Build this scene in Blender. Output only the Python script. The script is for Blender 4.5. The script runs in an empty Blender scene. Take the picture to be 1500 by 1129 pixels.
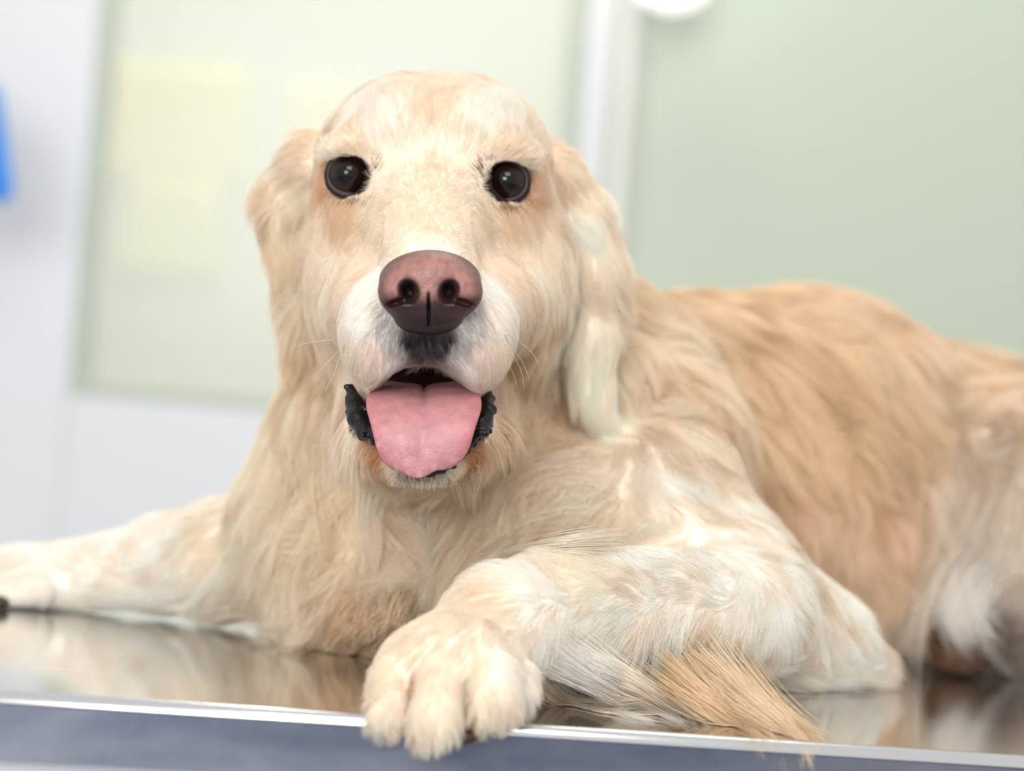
import bpy, math, random
import numpy as np
from mathutils import Vector, Matrix
from mathutils.bvhtree import BVHTree
from mathutils.kdtree import KDTree

rng = np.random.default_rng(7)
random.seed(7)
scene = bpy.context.scene
COL = scene.collection

# ------------------------------------------------------------------ camera
FPX = 3333.0                       # focal length in pixels of the 1500 wide frame
CX, CY = 750.0, 564.5
ROLL = math.radians(4.5)
PITCH = math.radians(1.0)
TABLE_Z = 0.85
HCAM = 13.1                        # camera above the table top, cm
U0 = Vector((0, -math.sin(PITCH), math.cos(PITCH)))
FWD = Vector((0, math.cos(PITCH), math.sin(PITCH)))
X0 = Vector((1, 0, 0))
RIGHT = math.cos(ROLL) * X0 + math.sin(ROLL) * U0
UP = -math.sin(ROLL) * X0 + math.cos(ROLL) * U0
CAMPOS = Vector((0, 0, TABLE_Z + HCAM / 100))
C2W = np.array([list(RIGHT), list(UP), list(FWD)])       # rows
def to_world(p):
    """camera-frame centimetres (right, up, depth) -> world metres"""
    p = np.asarray(p, dtype=np.float64)
    return p @ C2W / 100.0 + np.array(CAMPOS)
def S(px, py, D):
    return np.array([(px - CX) / FPX * D, (CY - py) / FPX * D, D])
NC = np.array([RIGHT.z, UP.z, FWD.z])                    # world up in the camera frame
def table_depth(px, py):
    r = S(px, py, 1.0)
    return -HCAM / float(NC @ r)

cam_d = bpy.data.cameras.new('camera')
cam = bpy.data.objects.new('camera', cam_d)
COL.objects.link(cam)
cam_d.sensor_width = 36.0
cam_d.lens = 36.0 * FPX / 1500.0
cam_d.clip_start = 0.05
cam.matrix_world = Matrix(((RIGHT.x, UP.x, -FWD.x, CAMPOS.x), (RIGHT.y, UP.y, -FWD.y, CAMPOS.y),
                           (RIGHT.z, UP.z, -FWD.z, CAMPOS.z), (0, 0, 0, 1)))
cam_d.dof.use_dof = True
cam_d.dof.focus_distance = 1.09
cam_d.dof.aperture_fstop = 4.0
scene.camera = cam

# ------------------------------------------------------------------ light
world = bpy.data.worlds.new('world'); scene.world = world
world.use_nodes = True
bg = world.node_tree.nodes['Background']
bg.inputs['Color'].default_value = (1.0, 0.982, 0.968, 1)
bg.inputs['Strength'].default_value = 0.62
def area(name, loc, target, sx, sy, power, color):
    d = bpy.data.lights.new(name, 'AREA'); d.shape = 'RECTANGLE'; d.size = sx; d.size_y = sy
    d.energy = power; d.color = color
    o = bpy.data.objects.new(name, d); COL.objects.link(o)
    o.location = loc
    o.rotation_euler = (Vector(target) - Vector(loc)).to_track_quat('-Z', 'Y').to_euler()
    return o
area('assumed_key', (0.15, -0.75, 2.75), (-0.1, 1.15, 1.0), 1.3, 0.9, 19, (1.0, 0.985, 0.96))  # assumed unseen source above the camera, inferred from the eye glints; no window built
area('fill_behind', (-0.7, -2.2, 1.75), (0.0, 1.2, 1.0), 1.5, 1.2, 62, (1.0, 0.99, 0.97))  # unseen frontal fill added behind the camera to brighten the chest
area('backdrop_fill', (0.2, 2.2, 2.75), (0.1, 3.0, 0.9), 1.6, 0.5, 9, (1.0, 0.99, 0.96))  # added to brighten the door and screen; no such fixture seen
area('pane_fill', (-0.3, 3.45, 2.85), (-0.2, 3.6, 0.8), 1.6, 0.4, 20, (1.0, 0.99, 0.95))  # made-up source added behind the frosted pane to light the sheets
scene.view_settings.view_transform = 'Standard'
scene.view_settings.look = 'None'
scene.view_settings.gamma = 1.0
scene.view_settings.use_curve_mapping = False
scene.view_settings.exposure = 0.2
scene.cycles.max_bounces = 8
scene.cycles.use_adaptive_sampling = True
scene.cycles.adaptive_threshold = 0.025
scene.cycles.transparent_max_bounces = 12
scene.cycles.use_denoising = True

FUR = 1.0          # density scale

# ------------------------------------------------------------------ helpers
def srgb(r, g, b):
    f = lambda c: c / 12.92 if c <= 0.04045 else ((c + 0.055) / 1.055) ** 2.4
    return (f(r / 255), f(g / 255), f(b / 255))
def mat(name, color, rough=0.5, metal=0.0, **kw):
    m = bpy.data.materials.new(name); m.use_nodes = True
    b = m.node_tree.nodes['Principled BSDF']
    b.inputs['Base Color'].default_value = (*color, 1)
    b.inputs['Roughness'].default_value = rough
    b.inputs['Metallic'].default_value = metal
    for k, v in kw.items():
        b.inputs[k.replace('_', ' ')].default_value = v
    return m
def noise_bump(m, scale, strength, dist=0.001, detail=4, coord='Object', stretch=(1, 1, 1)):
    nt = m.node_tree; N = nt.nodes; b = N['Principled BSDF']
    tc = N.new('ShaderNodeTexCoord'); mp = N.new('ShaderNodeMapping'); mp.inputs['Scale'].default_value = stretch
    nz = N.new('ShaderNodeTexNoise'); nz.inputs['Scale'].default_value = scale; nz.inputs['Detail'].default_value = detail
    bp = N.new('ShaderNodeBump'); bp.inputs['Strength'].default_value = strength; bp.inputs['Distance'].default_value = dist
    nt.links.new(tc.outputs[coord], mp.inputs['Vector']); nt.links.new(mp.outputs['Vector'], nz.inputs['Vector'])
    nt.links.new(nz.outputs['Fac'], bp.inputs['Height']); nt.links.new(bp.outputs['Normal'], b.inputs['Normal'])
    return nz
def mesh_obj(name, V, F, m, parent=None, smooth=True, origin=None):
    """V in world metres; origin = world location of the object (or of its parent)"""
    V = np.asarray(V, dtype=np.float64)
    if origin is None:
        origin = np.array([V[:, 0].mean(), V[:, 1].mean(), V[:, 2].min()])
    me = bpy.data.meshes.new(name)
    me.from_pydata((V - np.array(origin)).tolist(), [], [list(map(int, f)) for f in F])
    if smooth:
        me.polygons.foreach_set('use_smooth', [True] * len(me.polygons))
    me.materials.append(m); me.update()
    o = bpy.data.objects.new(name, me); COL.objects.link(o)
    if parent is not None: o.parent = parent
    else: o.location = origin
    return o
def empty(name, loc, label=None, cat=None):
    o = bpy.data.objects.new(name, None); COL.objects.link(o); o.location = loc
    o.empty_display_size = 0.05
    if label: o['label'] = label; o['category'] = cat
    return o
def box(lo, hi):
    (x0, y0, z0), (x1, y1, z1) = lo, hi
    V = [(x0,y0,z0),(x1,y0,z0),(x1,y1,z0),(x0,y1,z0),(x0,y0,z1),(x1,y0,z1),(x1,y1,z1),(x0,y1,z1)]
    F = [(0,3,2,1),(4,5,6,7),(0,1,5,4),(1,2,6,5),(2,3,7,6),(3,0,4,7)]
    return V, F
def bevel(o, w=0.004, seg=2):
    md = o.modifiers.new('bevel', 'BEVEL'); md.width = w; md.segments = seg; md.limit_method = 'ANGLE'

# ------------------------------------------------------------------ setting
YW = 3.0                                  # wall distance, m
def wall_pt(px, py, y=YW):
    """world point on the vertical plane at distance y behind a pixel"""
    d = np.array([(px - CX) / FPX, (CY - py) / FPX, 1.0]) @ C2W
    return np.array(CAMPOS) + d * (y / d[1])

m_wall = mat('door_paint', srgb(228, 230, 232), 0.45); noise_bump(m_wall, 60, 0.05)
m_floor = mat('floor_vinyl', srgb(120, 130, 150), 0.4)
nz = noise_bump(m_floor, 40, 0.1)
m_wallgreen = mat('room_wall_paint', srgb(226, 230, 218), 0.7); noise_bump(m_wallgreen, 90, 0.08)
def struct(o): o['kind'] = 'structure'; return o
V, F = box((-4, -2.5, -0.1), (4, 5.2, 0)); struct(mesh_obj('floor', V, F, m_floor, smooth=False))
V, F = box((-4, 3.9, 0), (4, 4.0, 3.2)); struct(mesh_obj('wall_back', V, F, m_wallgreen, smooth=False))

def frosted(name, col, alpha):
    m = bpy.data.materials.new(name); m.use_nodes = True
    nt = m.node_tree; N = nt.nodes; b = N['Principled BSDF']
    b.inputs['Base Color'].default_value = (*col, 1); b.inputs['Roughness'].default_value = 0.22
    tr = N.new('ShaderNodeBsdfTransparent'); tr.inputs['Color'].default_value = (0.98, 1.0, 0.965, 1)
    mx = N.new('ShaderNodeMixShader'); mx.inputs['Fac'].default_value = alpha
    nz = N.new('ShaderNodeTexNoise'); nz.inputs['Scale'].default_value = 300
    bp = N.new('ShaderNodeBump'); bp.inputs['Strength'].default_value = 0.05; bp.inputs['Distance'].default_value = 0.001
    nt.links.new(nz.outputs['Fac'], bp.inputs['Height']); nt.links.new(bp.outputs['Normal'], b.inputs['Normal'])
    nt.links.new(tr.outputs[0], mx.inputs[1]); nt.links.new(b.outputs[0], mx.inputs[2])
    nt.links.new(mx.outputs[0], N['Material Output'].inputs['Surface'])
    return m
m_pane1 = frosted('frosted_pane', srgb(228, 229, 217), 0.5)
m_pane2 = frosted('green_pane', srgb(207, 217, 197), 0.85)
m_gasket = mat('pane_gasket', srgb(188, 196, 180), 0.5)

# glazed door: leaf frame (stiles and rails), gasket strips, frosted pane
a = wall_pt(100, 578); xL = a[0]; zB = a[2]
xR = wall_pt(848, 200)[0]
dz0, dz1 = 0.02, 2.10
def bx(name, lo, hi, m, parent, w=0.004):
    V, F = box(lo, hi); o = mesh_obj(name, V, F, m, parent, smooth=False, origin=parent.location if parent else None)
    if w: bevel(o, w)
    return o
door = empty('door_1', ((xL + xR) / 2, YW, 0)); struct(door)
zT = 1.98
bx('stile', (xL - 0.16, YW, dz0), (xL, YW + 0.045, dz1), m_wall, door)
bx('stile', (xR, YW, dz0), (xR + 0.035, YW + 0.045, dz1), m_wall, door)
bx('rail', (xL, YW, dz0), (xR, YW + 0.045, zB), m_wall, door)
bx('rail', (xL, YW, zT), (xR, YW + 0.045, dz1), m_wall, door)
bx('gasket', (xL, YW + 0.002, zB), (xL + 0.022, YW + 0.02, zT), m_gasket, door, 0)
bx('gasket', (xR - 0.022, YW + 0.002, zB), (xR, YW + 0.02, zT), m_gasket, door, 0)
bx('gasket', (xL + 0.022, YW + 0.002, zB), (xR - 0.022, YW + 0.02, zB + 0.016), m_gasket, door, 0)
bx('glass_pane', (xL + 0.022, YW + 0.012, zB + 0.016), (xR - 0.022, YW + 0.018, zT), m_pane1, door, 0)
# fixed glazed screen on the right
x2 = wall_pt(922, 200)[0]; x3 = 1.6
scr = empty('window_1', ((x2 + x3) / 2, YW, 0)); struct(scr)
m_mull = mat('mullion_paint', srgb(232, 230, 224), 0.4)
bx('mullion', (xR + 0.045, YW - 0.01, 0), (x2, YW + 0.06, 2.3), m_mull, scr)
bx('gasket', (x2, YW + 0.002, 0.05), (x2 + 0.014, YW + 0.02, 2.3), m_gasket, scr, 0)
bx('glass_pane', (x2 + 0.014, YW + 0.012, 0.05), (x3, YW + 0.018, 2.3), m_pane2, scr, 0)
V, F = box((-1.6, YW - 0.01, 0), (xL - 0.165, YW + 0.10, 2.3)); struct(mesh_obj('wall_left', V, F, mat('partition_paint', srgb(222, 222, 220), 0.5), smooth=False))

# pale yellow sheets seen through the frosted pane
m_paper = mat('yellow_paper', srgb(250, 238, 150), 0.7)
m_paper2 = mat('pale_paper', srgb(250, 242, 180), 0.7)
def sheet(px0, py0, px1, py1, m, label, name='paper_sheet', y=3.885, skew=0.0):
    p0 = wall_pt(px0, py1, y); p1 = wall_pt(px1, py0, y)
    n = 8; V = []; F = []
    for j in range(n + 1):
        for i in range(n + 1):
            u, v = i / n, j / n
            V.append((p0[0] + (p1[0] - p0[0]) * u, y + 0.006 * math.sin(3 * u + 2 * v) - 0.006, p0[2] + (p1[2] - p0[2]) * v + skew * u))
    for j in range(n):
        for i in range(n):
            k = j * (n + 1) + i; F.append((k, k + 1, k + n + 2, k + n + 1))
    o = mesh_obj(name, V, F, m)
    md = o.modifiers.new('thick', 'SOLIDIFY'); md.thickness = 0.002
    o['label'] = label; o['category'] = 'paper'; o['group'] = 'sheets behind the frosted door pane'
sheet(150, 105, 368, 262, m_paper, 'large pale yellow sheet behind frosted door pane, topmost at left')
sheet(170, 270, 330, 400, m_paper, 'smaller pale yellow sheet below the large one behind frosted pane')
sheet(412, 130, 520, 240, m_paper2, 'pale yellow sheet behind frosted pane beside the dog ear')

# blue garment corner at the far left
m_blue = mat('blue_cloth', srgb(70, 150, 238), 0.8); noise_bump(m_blue, 30, 0.3, 0.01)
V = []; F = []; n = 14
q = [wall_pt(-130, 40, 2.7), wall_pt(-6, 130, 2.7), wall_pt(18, 290, 2.7), wall_pt(-120, 300, 2.7)]
for j in range(n + 1):
    for i in range(n + 1):
        u, v = i / n, j / n
        p = (1 - v) * ((1 - u) * q[0] + u * q[1]) + v * ((1 - u) * q[3] + u * q[2])
        p = p + np.array([0, 0.02 * math.sin(9 * u) * v + 0.01 * math.sin(17 * u + 2), 0.004 * math.sin(20 * u) * v])
        V.append(p)
for j in range(n):
    for i in range(n):
        k = j * (n + 1) + i; F.append((k, k + 1, k + n + 2, k + n + 1))
o = mesh_obj('hanging_cloth', V, F, m_blue)
md = o.modifiers.new('thick', 'SOLIDIFY'); md.thickness = 0.006
o['label'] = 'bright blue cloth hanging at the far left edge'; o['category'] = 'cloth'

# added glowing globe and bracket stand in for a reflection in the green pane
lp = wall_pt(985, -42, 2.86)
glint = empty('reflection_globe', lp, 'glowing white globe standing in for a bright reflection in the green pane', 'glint')
m_glow = bpy.data.materials.new('reflection_glow'); m_glow.use_nodes = True
b = m_glow.node_tree.nodes['Principled BSDF']; b.inputs['Base Color'].default_value = (1, 1, 1, 1)
b.inputs['Emission Color'].default_value = (1, 0.99, 0.97, 1); b.inputs['Emission Strength'].default_value = 0.9
V = []; F = []; nu, nv = 24, 14
for j in range(nv + 1):
    for i in range(nu):
        th = math.pi * j / nv; ph = 2 * math.pi * i / nu; r = 0.055
        V.append((lp[0] + r * math.sin(th) * math.cos(ph), lp[1] + r * math.sin(th) * math.sin(ph), lp[2] + r * 0.92 * math.cos(th)))
for j in range(nv):
    for i in range(nu):
        F.append((j * nu + i, (j + 1) * nu + i, (j + 1) * nu + (i + 1) % nu, j * nu + (i + 1) % nu))
mesh_obj('globe', V, F, m_glow, glint, origin=lp)
bx('wall_bracket', (lp[0] - 0.012, lp[1] + 0.03, lp[2] + 0.035), (lp[0] + 0.012, YW + 0.02, lp[2] + 0.06), m_mull, glint)
bx('collar', (lp[0] - 0.025, lp[1] - 0.02, lp[2] + 0.045), (lp[0] + 0.025, lp[1] + 0.035, lp[2] + 0.065), m_mull, glint)

# ------------------------------------------------------------------ examination table
e0 = to_world(S(0, 1012, table_depth(0, 1012)))
e1 = to_world(S(1500, 1108, table_depth(1500, 1108)))
ev = (e1 - e0); ev[2] = 0; eL = np.linalg.norm(ev); ev /= eL
en = np.array([-ev[1], ev[0], 0])           # away from the camera
mid = (e0 + e1) / 2
troot = empty('examination_table', (mid[0] + en[0] * 0.35, mid[1] + en[1] * 0.35, 0),
              'stainless steel examination table with bright rolled front rim under the dog', 'table')
m_steel = mat('brushed_steel', (0.70, 0.69, 0.68), 0.16, 1.0, Anisotropic=0.5)
nt = m_steel.node_tree; N = nt.nodes; bs = N['Principled BSDF']
tc = N.new('ShaderNodeTexCoord'); mp = N.new('ShaderNodeMapping'); mp.inputs['Scale'].default_value = (1.5, 60, 1.5)
nz = N.new('ShaderNodeTexNoise'); nz.inputs['Scale'].default_value = 9; nz.inputs['Detail'].default_value = 5
mr = N.new('ShaderNodeMapRange'); mr.inputs['To Min'].default_value = 0.05; mr.inputs['To Max'].default_value = 0.15
nz2 = N.new('ShaderNodeTexNoise'); nz2.inputs['Scale'].default_value = 7; nz2.inputs['Detail'].default_value = 2
bp = N.new('ShaderNodeBump'); bp.inputs['Strength'].default_value = 0.10; bp.inputs['Distance'].default_value = 0.004
nt.links.new(tc.outputs['Object'], mp.inputs['Vector']); nt.links.new(mp.outputs['Vector'], nz.inputs['Vector'])
nt.links.new(nz.outputs['Fac'], mr.inputs['Value']); nt.links.new(mr.outputs['Result'], bs.inputs['Roughness'])
nt.links.new(tc.outputs['Object'], nz2.inputs['Vector']); nt.links.new(nz2.outputs['Fac'], bp.inputs['Height']); nt.links.new(bp.outputs['Normal'], bs.inputs['Normal'])
m_apron = mat('apron_steel', srgb(128, 138, 162), 0.34, 1.0); nzz = noise_bump(m_apron, 120, 0.12, 0.0006, stretch=(1, 1, 0.3))
nt = m_apron.node_tree; cr_ = nt.nodes.new('ShaderNodeValToRGB'); n3 = nt.nodes.new('ShaderNodeTexNoise'); n3.inputs['Scale'].default_value = 14; n3.inputs['Detail'].default_value = 8
tc3 = nt.nodes.new('ShaderNodeTexCoord'); mp3 = nt.nodes.new('ShaderNodeMapping'); mp3.inputs['Scale'].default_value = (1, 1, 2.5)
cr_.color_ramp.elements[0].position = 0.3; cr_.color_ramp.elements[0].color = (*srgb(108, 115, 132), 1); cr_.color_ramp.elements[1].position = 0.75; cr_.color_ramp.elements[1].color = (*srgb(158, 161, 170), 1)
nt.links.new(tc3.outputs['Object'], mp3.inputs['Vector']); nt.links.new(mp3.outputs['Vector'], n3.inputs['Vector']); nt.links.new(n3.outputs['Fac'], cr_.inputs['Fac']); nt.links.new(cr_.outputs['Color'], nt.nodes['Principled BSDF'].inputs['Base Color'])
m_white = mat('white_enamel', srgb(236, 238, 240), 0.35)
TH, TD, TL = 0.029, 0.70, 0.80     # apron height, depth, half length
def tp(s, d, z): return mid + ev * s + en * d + np.array([0, 0, z - mid[2]])
# top: slab with a slightly raised rolled front rim; profile in (d, z)
prof = [(TD, -0.03), (TD, 0.0), (0.022, 0.0)]
V = []; F = []
def extrude(prof, s0, s1, name, m, parent, n=2, smooth=True):
    V = []; F = []; k = len(prof)
    for i in range(n):
        s = s0 + (s1 - s0) * i / (n - 1)
        V += [tp(s, d, TABLE_Z + z) for d, z in prof]
    for i in range(n - 1):
        for j in range(k):
            j2 = (j + 1) % k; F.append((i * k + j, i * k + j2, (i + 1) * k + j2, (i + 1) * k + j))
    F.append(tuple(range(k))[::-1]); F.append(tuple(range((n - 1) * k, n * k)))
    o = mesh_obj(name, V, F, m, parent, smooth=smooth, origin=parent.location)
    return o
o = extrude([(TD, -0.004), (TD, 0.0), (0.0061, 0.0), (0.0061, -0.004)], -TL, TL, 'steel_top', m_steel, troot, smooth=False)
arc = [(0.005 - 0.005 * math.sin(t), 0.0 - 0.005 + 0.005 * math.cos(t)) for t in np.linspace(0, math.pi / 2, 10)]
rim = [(0.006, 0.0)] + arc + [(0.0, -0.0055), (0.004, -0.0055), (0.006, -0.004)]
m_rim = mat('polished_rim', (0.80, 0.81, 0.83), 0.2, 1.0)
extrude(rim, -TL, TL, 'rolled_rim', m_rim, troot)
extrude([(0.0, -0.0057), (0.0, -TH), (0.012, -TH), (0.012, -0.0057)], -TL, TL, 'front_apron', m_apron, troot, smooth=False)
extrude([(0.02, -0.045), (TD, -0.045), (TD, -0.005), (0.02, -0.005)], -TL, TL, 'under_frame', m_white, troot, smooth=False)
extrude([(0.22, -0.83), (0.48, -0.83), (0.48, -0.045), (0.22, -0.045)], -0.2, 0.2, 'pedestal', m_white, troot, smooth=False)
extrude([(0.05, -0.85), (0.65, -0.85), (0.65, -0.83), (0.05, -0.83)], -0.45, 0.45, 'foot_plate', m_white, troot, smooth=False)

# ------------------------------------------------------------------ implicit modelling of the dog (camera frame, cm)
class Field:
    def __init__(s, xs, ys, zs):
        s.x, s.y, s.z = [np.asarray(v, dtype=np.float32) for v in (xs, ys, zs)]
        s.v = np.full((len(xs), len(ys), len(zs)), 50.0, dtype=np.float32)
    def sl(s, lo, hi):
        r = []
        for ax, a, b in zip((s.x, s.y, s.z), lo, hi):
            i0 = max(0, int(np.searchsorted(ax, a)) - 1); i1 = min(len(ax), int(np.searchsorted(ax, b)) + 2)
            r.append(slice(i0, i1))
        return tuple(r)
    def grid(s, sl):
        return s.x[sl[0]][:, None, None], s.y[sl[1]][None, :, None], s.z[sl[2]][None, None, :]
    def union(s, f, lo, hi, k):
        m = k + 1.2
        sl = s.sl(np.array(lo) - m, np.array(hi) + m)
        b = f(*s.grid(sl)); a = s.v[sl]
        if k > 0:
            h = np.clip(0.5 + 0.5 * (b - a) / k, 0, 1)
            s.v[sl] = b + (a - b) * h - k * h * (1 - h)
        else:
            s.v[sl] = np.minimum(a, b)
    def cut(s, f, lo, hi, k):
        m = k + 0.6
        sl = s.sl(np.array(lo) - m, np.array(hi) + m)
        b = -f(*s.grid(sl)); a = s.v[sl]
        h = np.clip(0.5 - 0.5 * (b - a) / max(k, 1e-3), 0, 1)
        s.v[sl] = b + (a - b) * h + k * h * (1 - h)
    def ell(s, c, r, k=1.0, rot=0.0, tilt=0.0, cut=False):
        """ellipsoid at c with radii r, turned by rot (deg) in the picture plane, then by tilt about the vertical"""
        c = np.array(c, dtype=np.float32); ra = math.radians(rot); ti = math.radians(tilt)
        ca, sa, ct, st = math.cos(ra), math.sin(ra), math.cos(ti), math.sin(ti)
        def f(X, Y, Z):
            x, y, z = X - c[0], Y - c[1], Z - c[2]
            x, z = ct * x + st * z, -st * x + ct * z
            x, y = ca * x + sa * y, -sa * x + ca * y
            q = np.sqrt((x / r[0]) ** 2 + (y / r[1]) ** 2 + (z / r[2]) ** 2)
            g = np.sqrt((x / r[0] ** 2) ** 2 + (y / r[1] ** 2) ** 2 + (z / r[2] ** 2) ** 2)
            return (q * (q - 1) / np.maximum(g, 1e-4)).astype(np.float32)
        R = max(r); R = np.array([R, R, R])
        (s.cut if cut else s.union)(f, c - R, c + R, k)
    def cone(s, a, ra, b, rb, k=1.0, cut=False):
        a = np.array(a, dtype=np.float32); b = np.array(b, dtype=np.float32); ba = b - a; L2 = float(ba @ ba)
        def f(X, Y, Z):
            x, y, z = X - a[0], Y - a[1], Z - a[2]
            h = np.clip((x * ba[0] + y * ba[1] + z * ba[2]) / L2, 0, 1)
            return np.sqrt((x - ba[0] * h) ** 2 + (y - ba[1] * h) ** 2 + (z - ba[2] * h) ** 2) - (ra + (rb - ra) * h)
        R = max(ra, rb)
        (s.cut if cut else s.union)(f, np.minimum(a, b) - R, np.maximum(a, b) + R, k)
    def sample(s, P):
        idx = []; fr = []
        for d, ax in enumerate((s.x, s.y, s.z)):
            i = np.clip(np.searchsorted(ax, P[:, d]) - 1, 0, len(ax) - 2)
            idx.append(i); fr.append(np.clip((P[:, d] - ax[i]) / (ax[i + 1] - ax[i]), 0, 1))
        out = 0
        for a in (0, 1):
            for b in (0, 1):
                for c in (0, 1):
                    w = (fr[0] if a else 1 - fr[0]) * (fr[1] if b else 1 - fr[1]) * (fr[2] if c else 1 - fr[2])
                    out = out + w * s.v[idx[0] + a, idx[1] + b, idx[2] + c]
        return out
    def grad(s, P, e=0.25):
        g = np.stack([s.sample(P + np.eye(3)[d] * e) - s.sample(P - np.eye(3)[d] * e) for d in range(3)], 1)
        return g / np.maximum(np.linalg.norm(g, axis=1, keepdims=True), 1e-6)
    def mesh(s, smooth=2):
        v = s.v; ins = v < 0
        nx, ny, nz = v.shape
        cnt = np.zeros((nx - 1, ny - 1, nz - 1), dtype=np.int8)
        for a in (0, 1):
            for b in (0, 1):
                for c in (0, 1):
                    cnt += ins[a:nx - 1 + a, b:ny - 1 + b, c:nz - 1 + c]
        I, J, K = np.nonzero((cnt > 0) & (cnt < 8))
        ids = np.full(cnt.shape, -1, dtype=np.int64); ids[I, J, K] = np.arange(len(I))
        acc = np.zeros((len(I), 3)); n = np.zeros(len(I))
        corners = [(a, b, c) for a in (0, 1) for b in (0, 1) for c in (0, 1)]
        for p in corners:
            for d in range(3):
                if p[d]: continue
                q = list(p); q[d] = 1
                v0 = v[I + p[0], J + p[1], K + p[2]]; v1 = v[I + q[0], J + q[1], K + q[2]]
                m = (v0 < 0) != (v1 < 0)
                t = np.where(m, v0 / np.where(m, v0 - v1, 1), 0)
                P0 = np.stack([s.x[I + p[0]], s.y[J + p[1]], s.z[K + p[2]]], 1); P1 = np.stack([s.x[I + q[0]], s.y[J + q[1]], s.z[K + q[2]]], 1)
                acc += np.where(m[:, None], P0 + (P1 - P0) * t[:, None], 0); n += m
        Vt = acc / n[:, None]
        Q = []
        for d in range(3):
            sl0 = [slice(None)] * 3; sl1 = [slice(None)] * 3
            sl0[d] = slice(0, -1); sl1[d] = slice(1, None)
            e = ins[tuple(sl0)] != ins[tuple(sl1)]
            A, B, C = np.nonzero(e); pos = ins[A, B, C]
            u, w = [x for x in range(3) if x != d]
            ii = [A, B, C]
            ok = (ii[u] > 0) & (ii[w] > 0) & (ii[u] < v.shape[u] - 1) & (ii[w] < v.shape[w] - 1)
            def cell(du, dw):
                c = [x[ok].copy() for x in ii]; c[u] = c[u] - du; c[w] = c[w] - dw
                return ids[c[0], c[1], c[2]]
            q = np.stack([cell(1, 1), cell(0, 1), cell(0, 0), cell(1, 0)], 1)
            flip = pos[ok] if d != 1 else ~pos[ok]
            q[~flip] = q[~flip][:, ::-1]
            Q.append(q)
        Q = np.concatenate(Q)
        for _ in range(smooth):
            sm = np.zeros_like(Vt); c = np.zeros(len(Vt))
            for a in range(4):
                b = (a + 1) % 4
                np.add.at(sm, Q[:, a], Vt[Q[:, b]]); np.add.at(c, Q[:, a], 1)
                np.add.at(sm, Q[:, b], Vt[Q[:, a]]); np.add.at(c, Q[:, b], 1)
            Vt = Vt * 0.5 + 0.5 * sm / np.maximum(c, 1)[:, None]
        return Vt, Q
def pr(px, D): return px / FPX * D                # pixel radius at a depth -> cm

def axis(lo, hi, f0, f1, fine, coarse):
    out = [lo]
    while out[-1] < hi:
        c = out[-1]
        d = 0 if f0 <= c <= f1 else min(abs(c - f0), abs(c - f1))
        out.append(c + min(coarse, fine + d * 0.12))
    return out
B = Field(axis(-46, 62, -13, 7, 0.24, 0.6), axis(-24, 19, -20, 18, 0.24, 0.5), axis(94, 192, 97, 128, 0.24, 0.7))
def E(px, py, D, rx, ry, rz, k=1.0, rot=0, tilt=0, cut=False):
    B.ell(S(px, py, D), (pr(rx, D), pr(ry, D), rz), k, rot, tilt, cut)
def R(a, ra, b, rb, k=1.0):
    B.cone(S(*a), ra, S(*b), rb, k)

# torso, far to near
R((860, 655, 142), 9.3, (1180, 640, 151), 9.0, 3)
R((1180, 655, 151), 9.0, (1520, 745, 164), 9.6, 3)
R((1000, 760, 141), 7.0, (1300, 800, 150), 6.5, 4)
R((1200, 820, 146), 5.5, (1340, 830, 148), 5.0, 3)
R((1520, 780, 164), 9.5, (1750, 830, 172), 8.5, 3)          # rump
# neck and chest
R((690, 470, 131), 6.2, (840, 640, 138), 8.5, 3)
R((645, 540, 128), 7.2, (620, 760, 129), 8.2, 2.5)
E(605, 800, 130, 205, 165, 7.5, 2.5)
R((512, 580, 129), 2.9, (455, 720, 130), 3.6, 2.5)
R((600, 880, 127), 3.6, (500, 905, 128), 2.6, 2)
R((860, 560, 136), 6.0, (930, 660, 131.5), 6.0, 3)
# near shoulder, upper arm, elbow
R((900, 650, 130), 4.7, (1010, 815, 126), 4.4, 2.2)
R((990, 810, 126), 4.0, (1185, 928, 126), 2.9, 2)
E(1060, 860, 122.5, 150, 105, 4.0, 2, rot=-32)
R((1150, 930, 124.5), 3.0, (1255, 965, 127), 1.6, 1.5)
R((760, 760, 125), 4.0, (930, 760, 125), 4.5, 2.5)
# near forearm and paw on the front rim
R((1090, 890, 119), 3.2, (820, 895, 108.5), 2.7, 1.5)
R((860, 890, 110), 2.7, (735, 915, 104.5), 2.55, 1.5)
R((735, 915, 104.5), 2.4, (660, 975, 101), 2.0, 1.2)
E(658, 975, 100.8, 106, 66, 2.3, 1.2)
# near-paw toes, each a knuckle and a drooping tip
for (k0, k1, r0, r1) in (((578, 992, 99.8), (568, 1050, 98.2), 1.0, 0.88), ((642, 1000, 98.9), (634, 1066, 97.0), 1.15, 1.02), ((722, 995, 99.2), (724, 1036, 98.2), 1.2, 1.1), ((762, 990, 100.8), (762, 1020, 100.2), 0.8, 0.75)):
    R(k0, r0, k1, r1, 0.25)
for (k0, k1, r_) in (((610, 975, 98.2), (596, 1085, 96.6), 0.2), ((682, 985, 97.8), (690, 1075, 96.4), 0.22)):
    B.cone(S(*k0), r_ * 0.4, S(*k1), r_, 0.25, cut=True)
# far forelimb stretched to the left
R((470, 790, 131), 4.3, (330, 815, 133.5), 3.1, 2)
R((330, 815, 133.5), 3.0, (250, 822, 135), 2.75, 1.5)
R((250, 824, 135), 2.65, (110, 842, 136.2), 2.15, 1.2)
E(40, 846, 136.4, 95, 50, 2.6, 1.0)
for (k0, k1) in (((60, 862, 134.0), (-30, 872, 134.2)), ((60, 848, 135.2), (-60, 858, 135.3)), ((60, 842, 137.0), (-62, 852, 137.1)), ((60, 846, 138.4), (-35, 856, 138.5))):
    R(k0, 0.95, k1, 0.85, 0.3)
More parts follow.
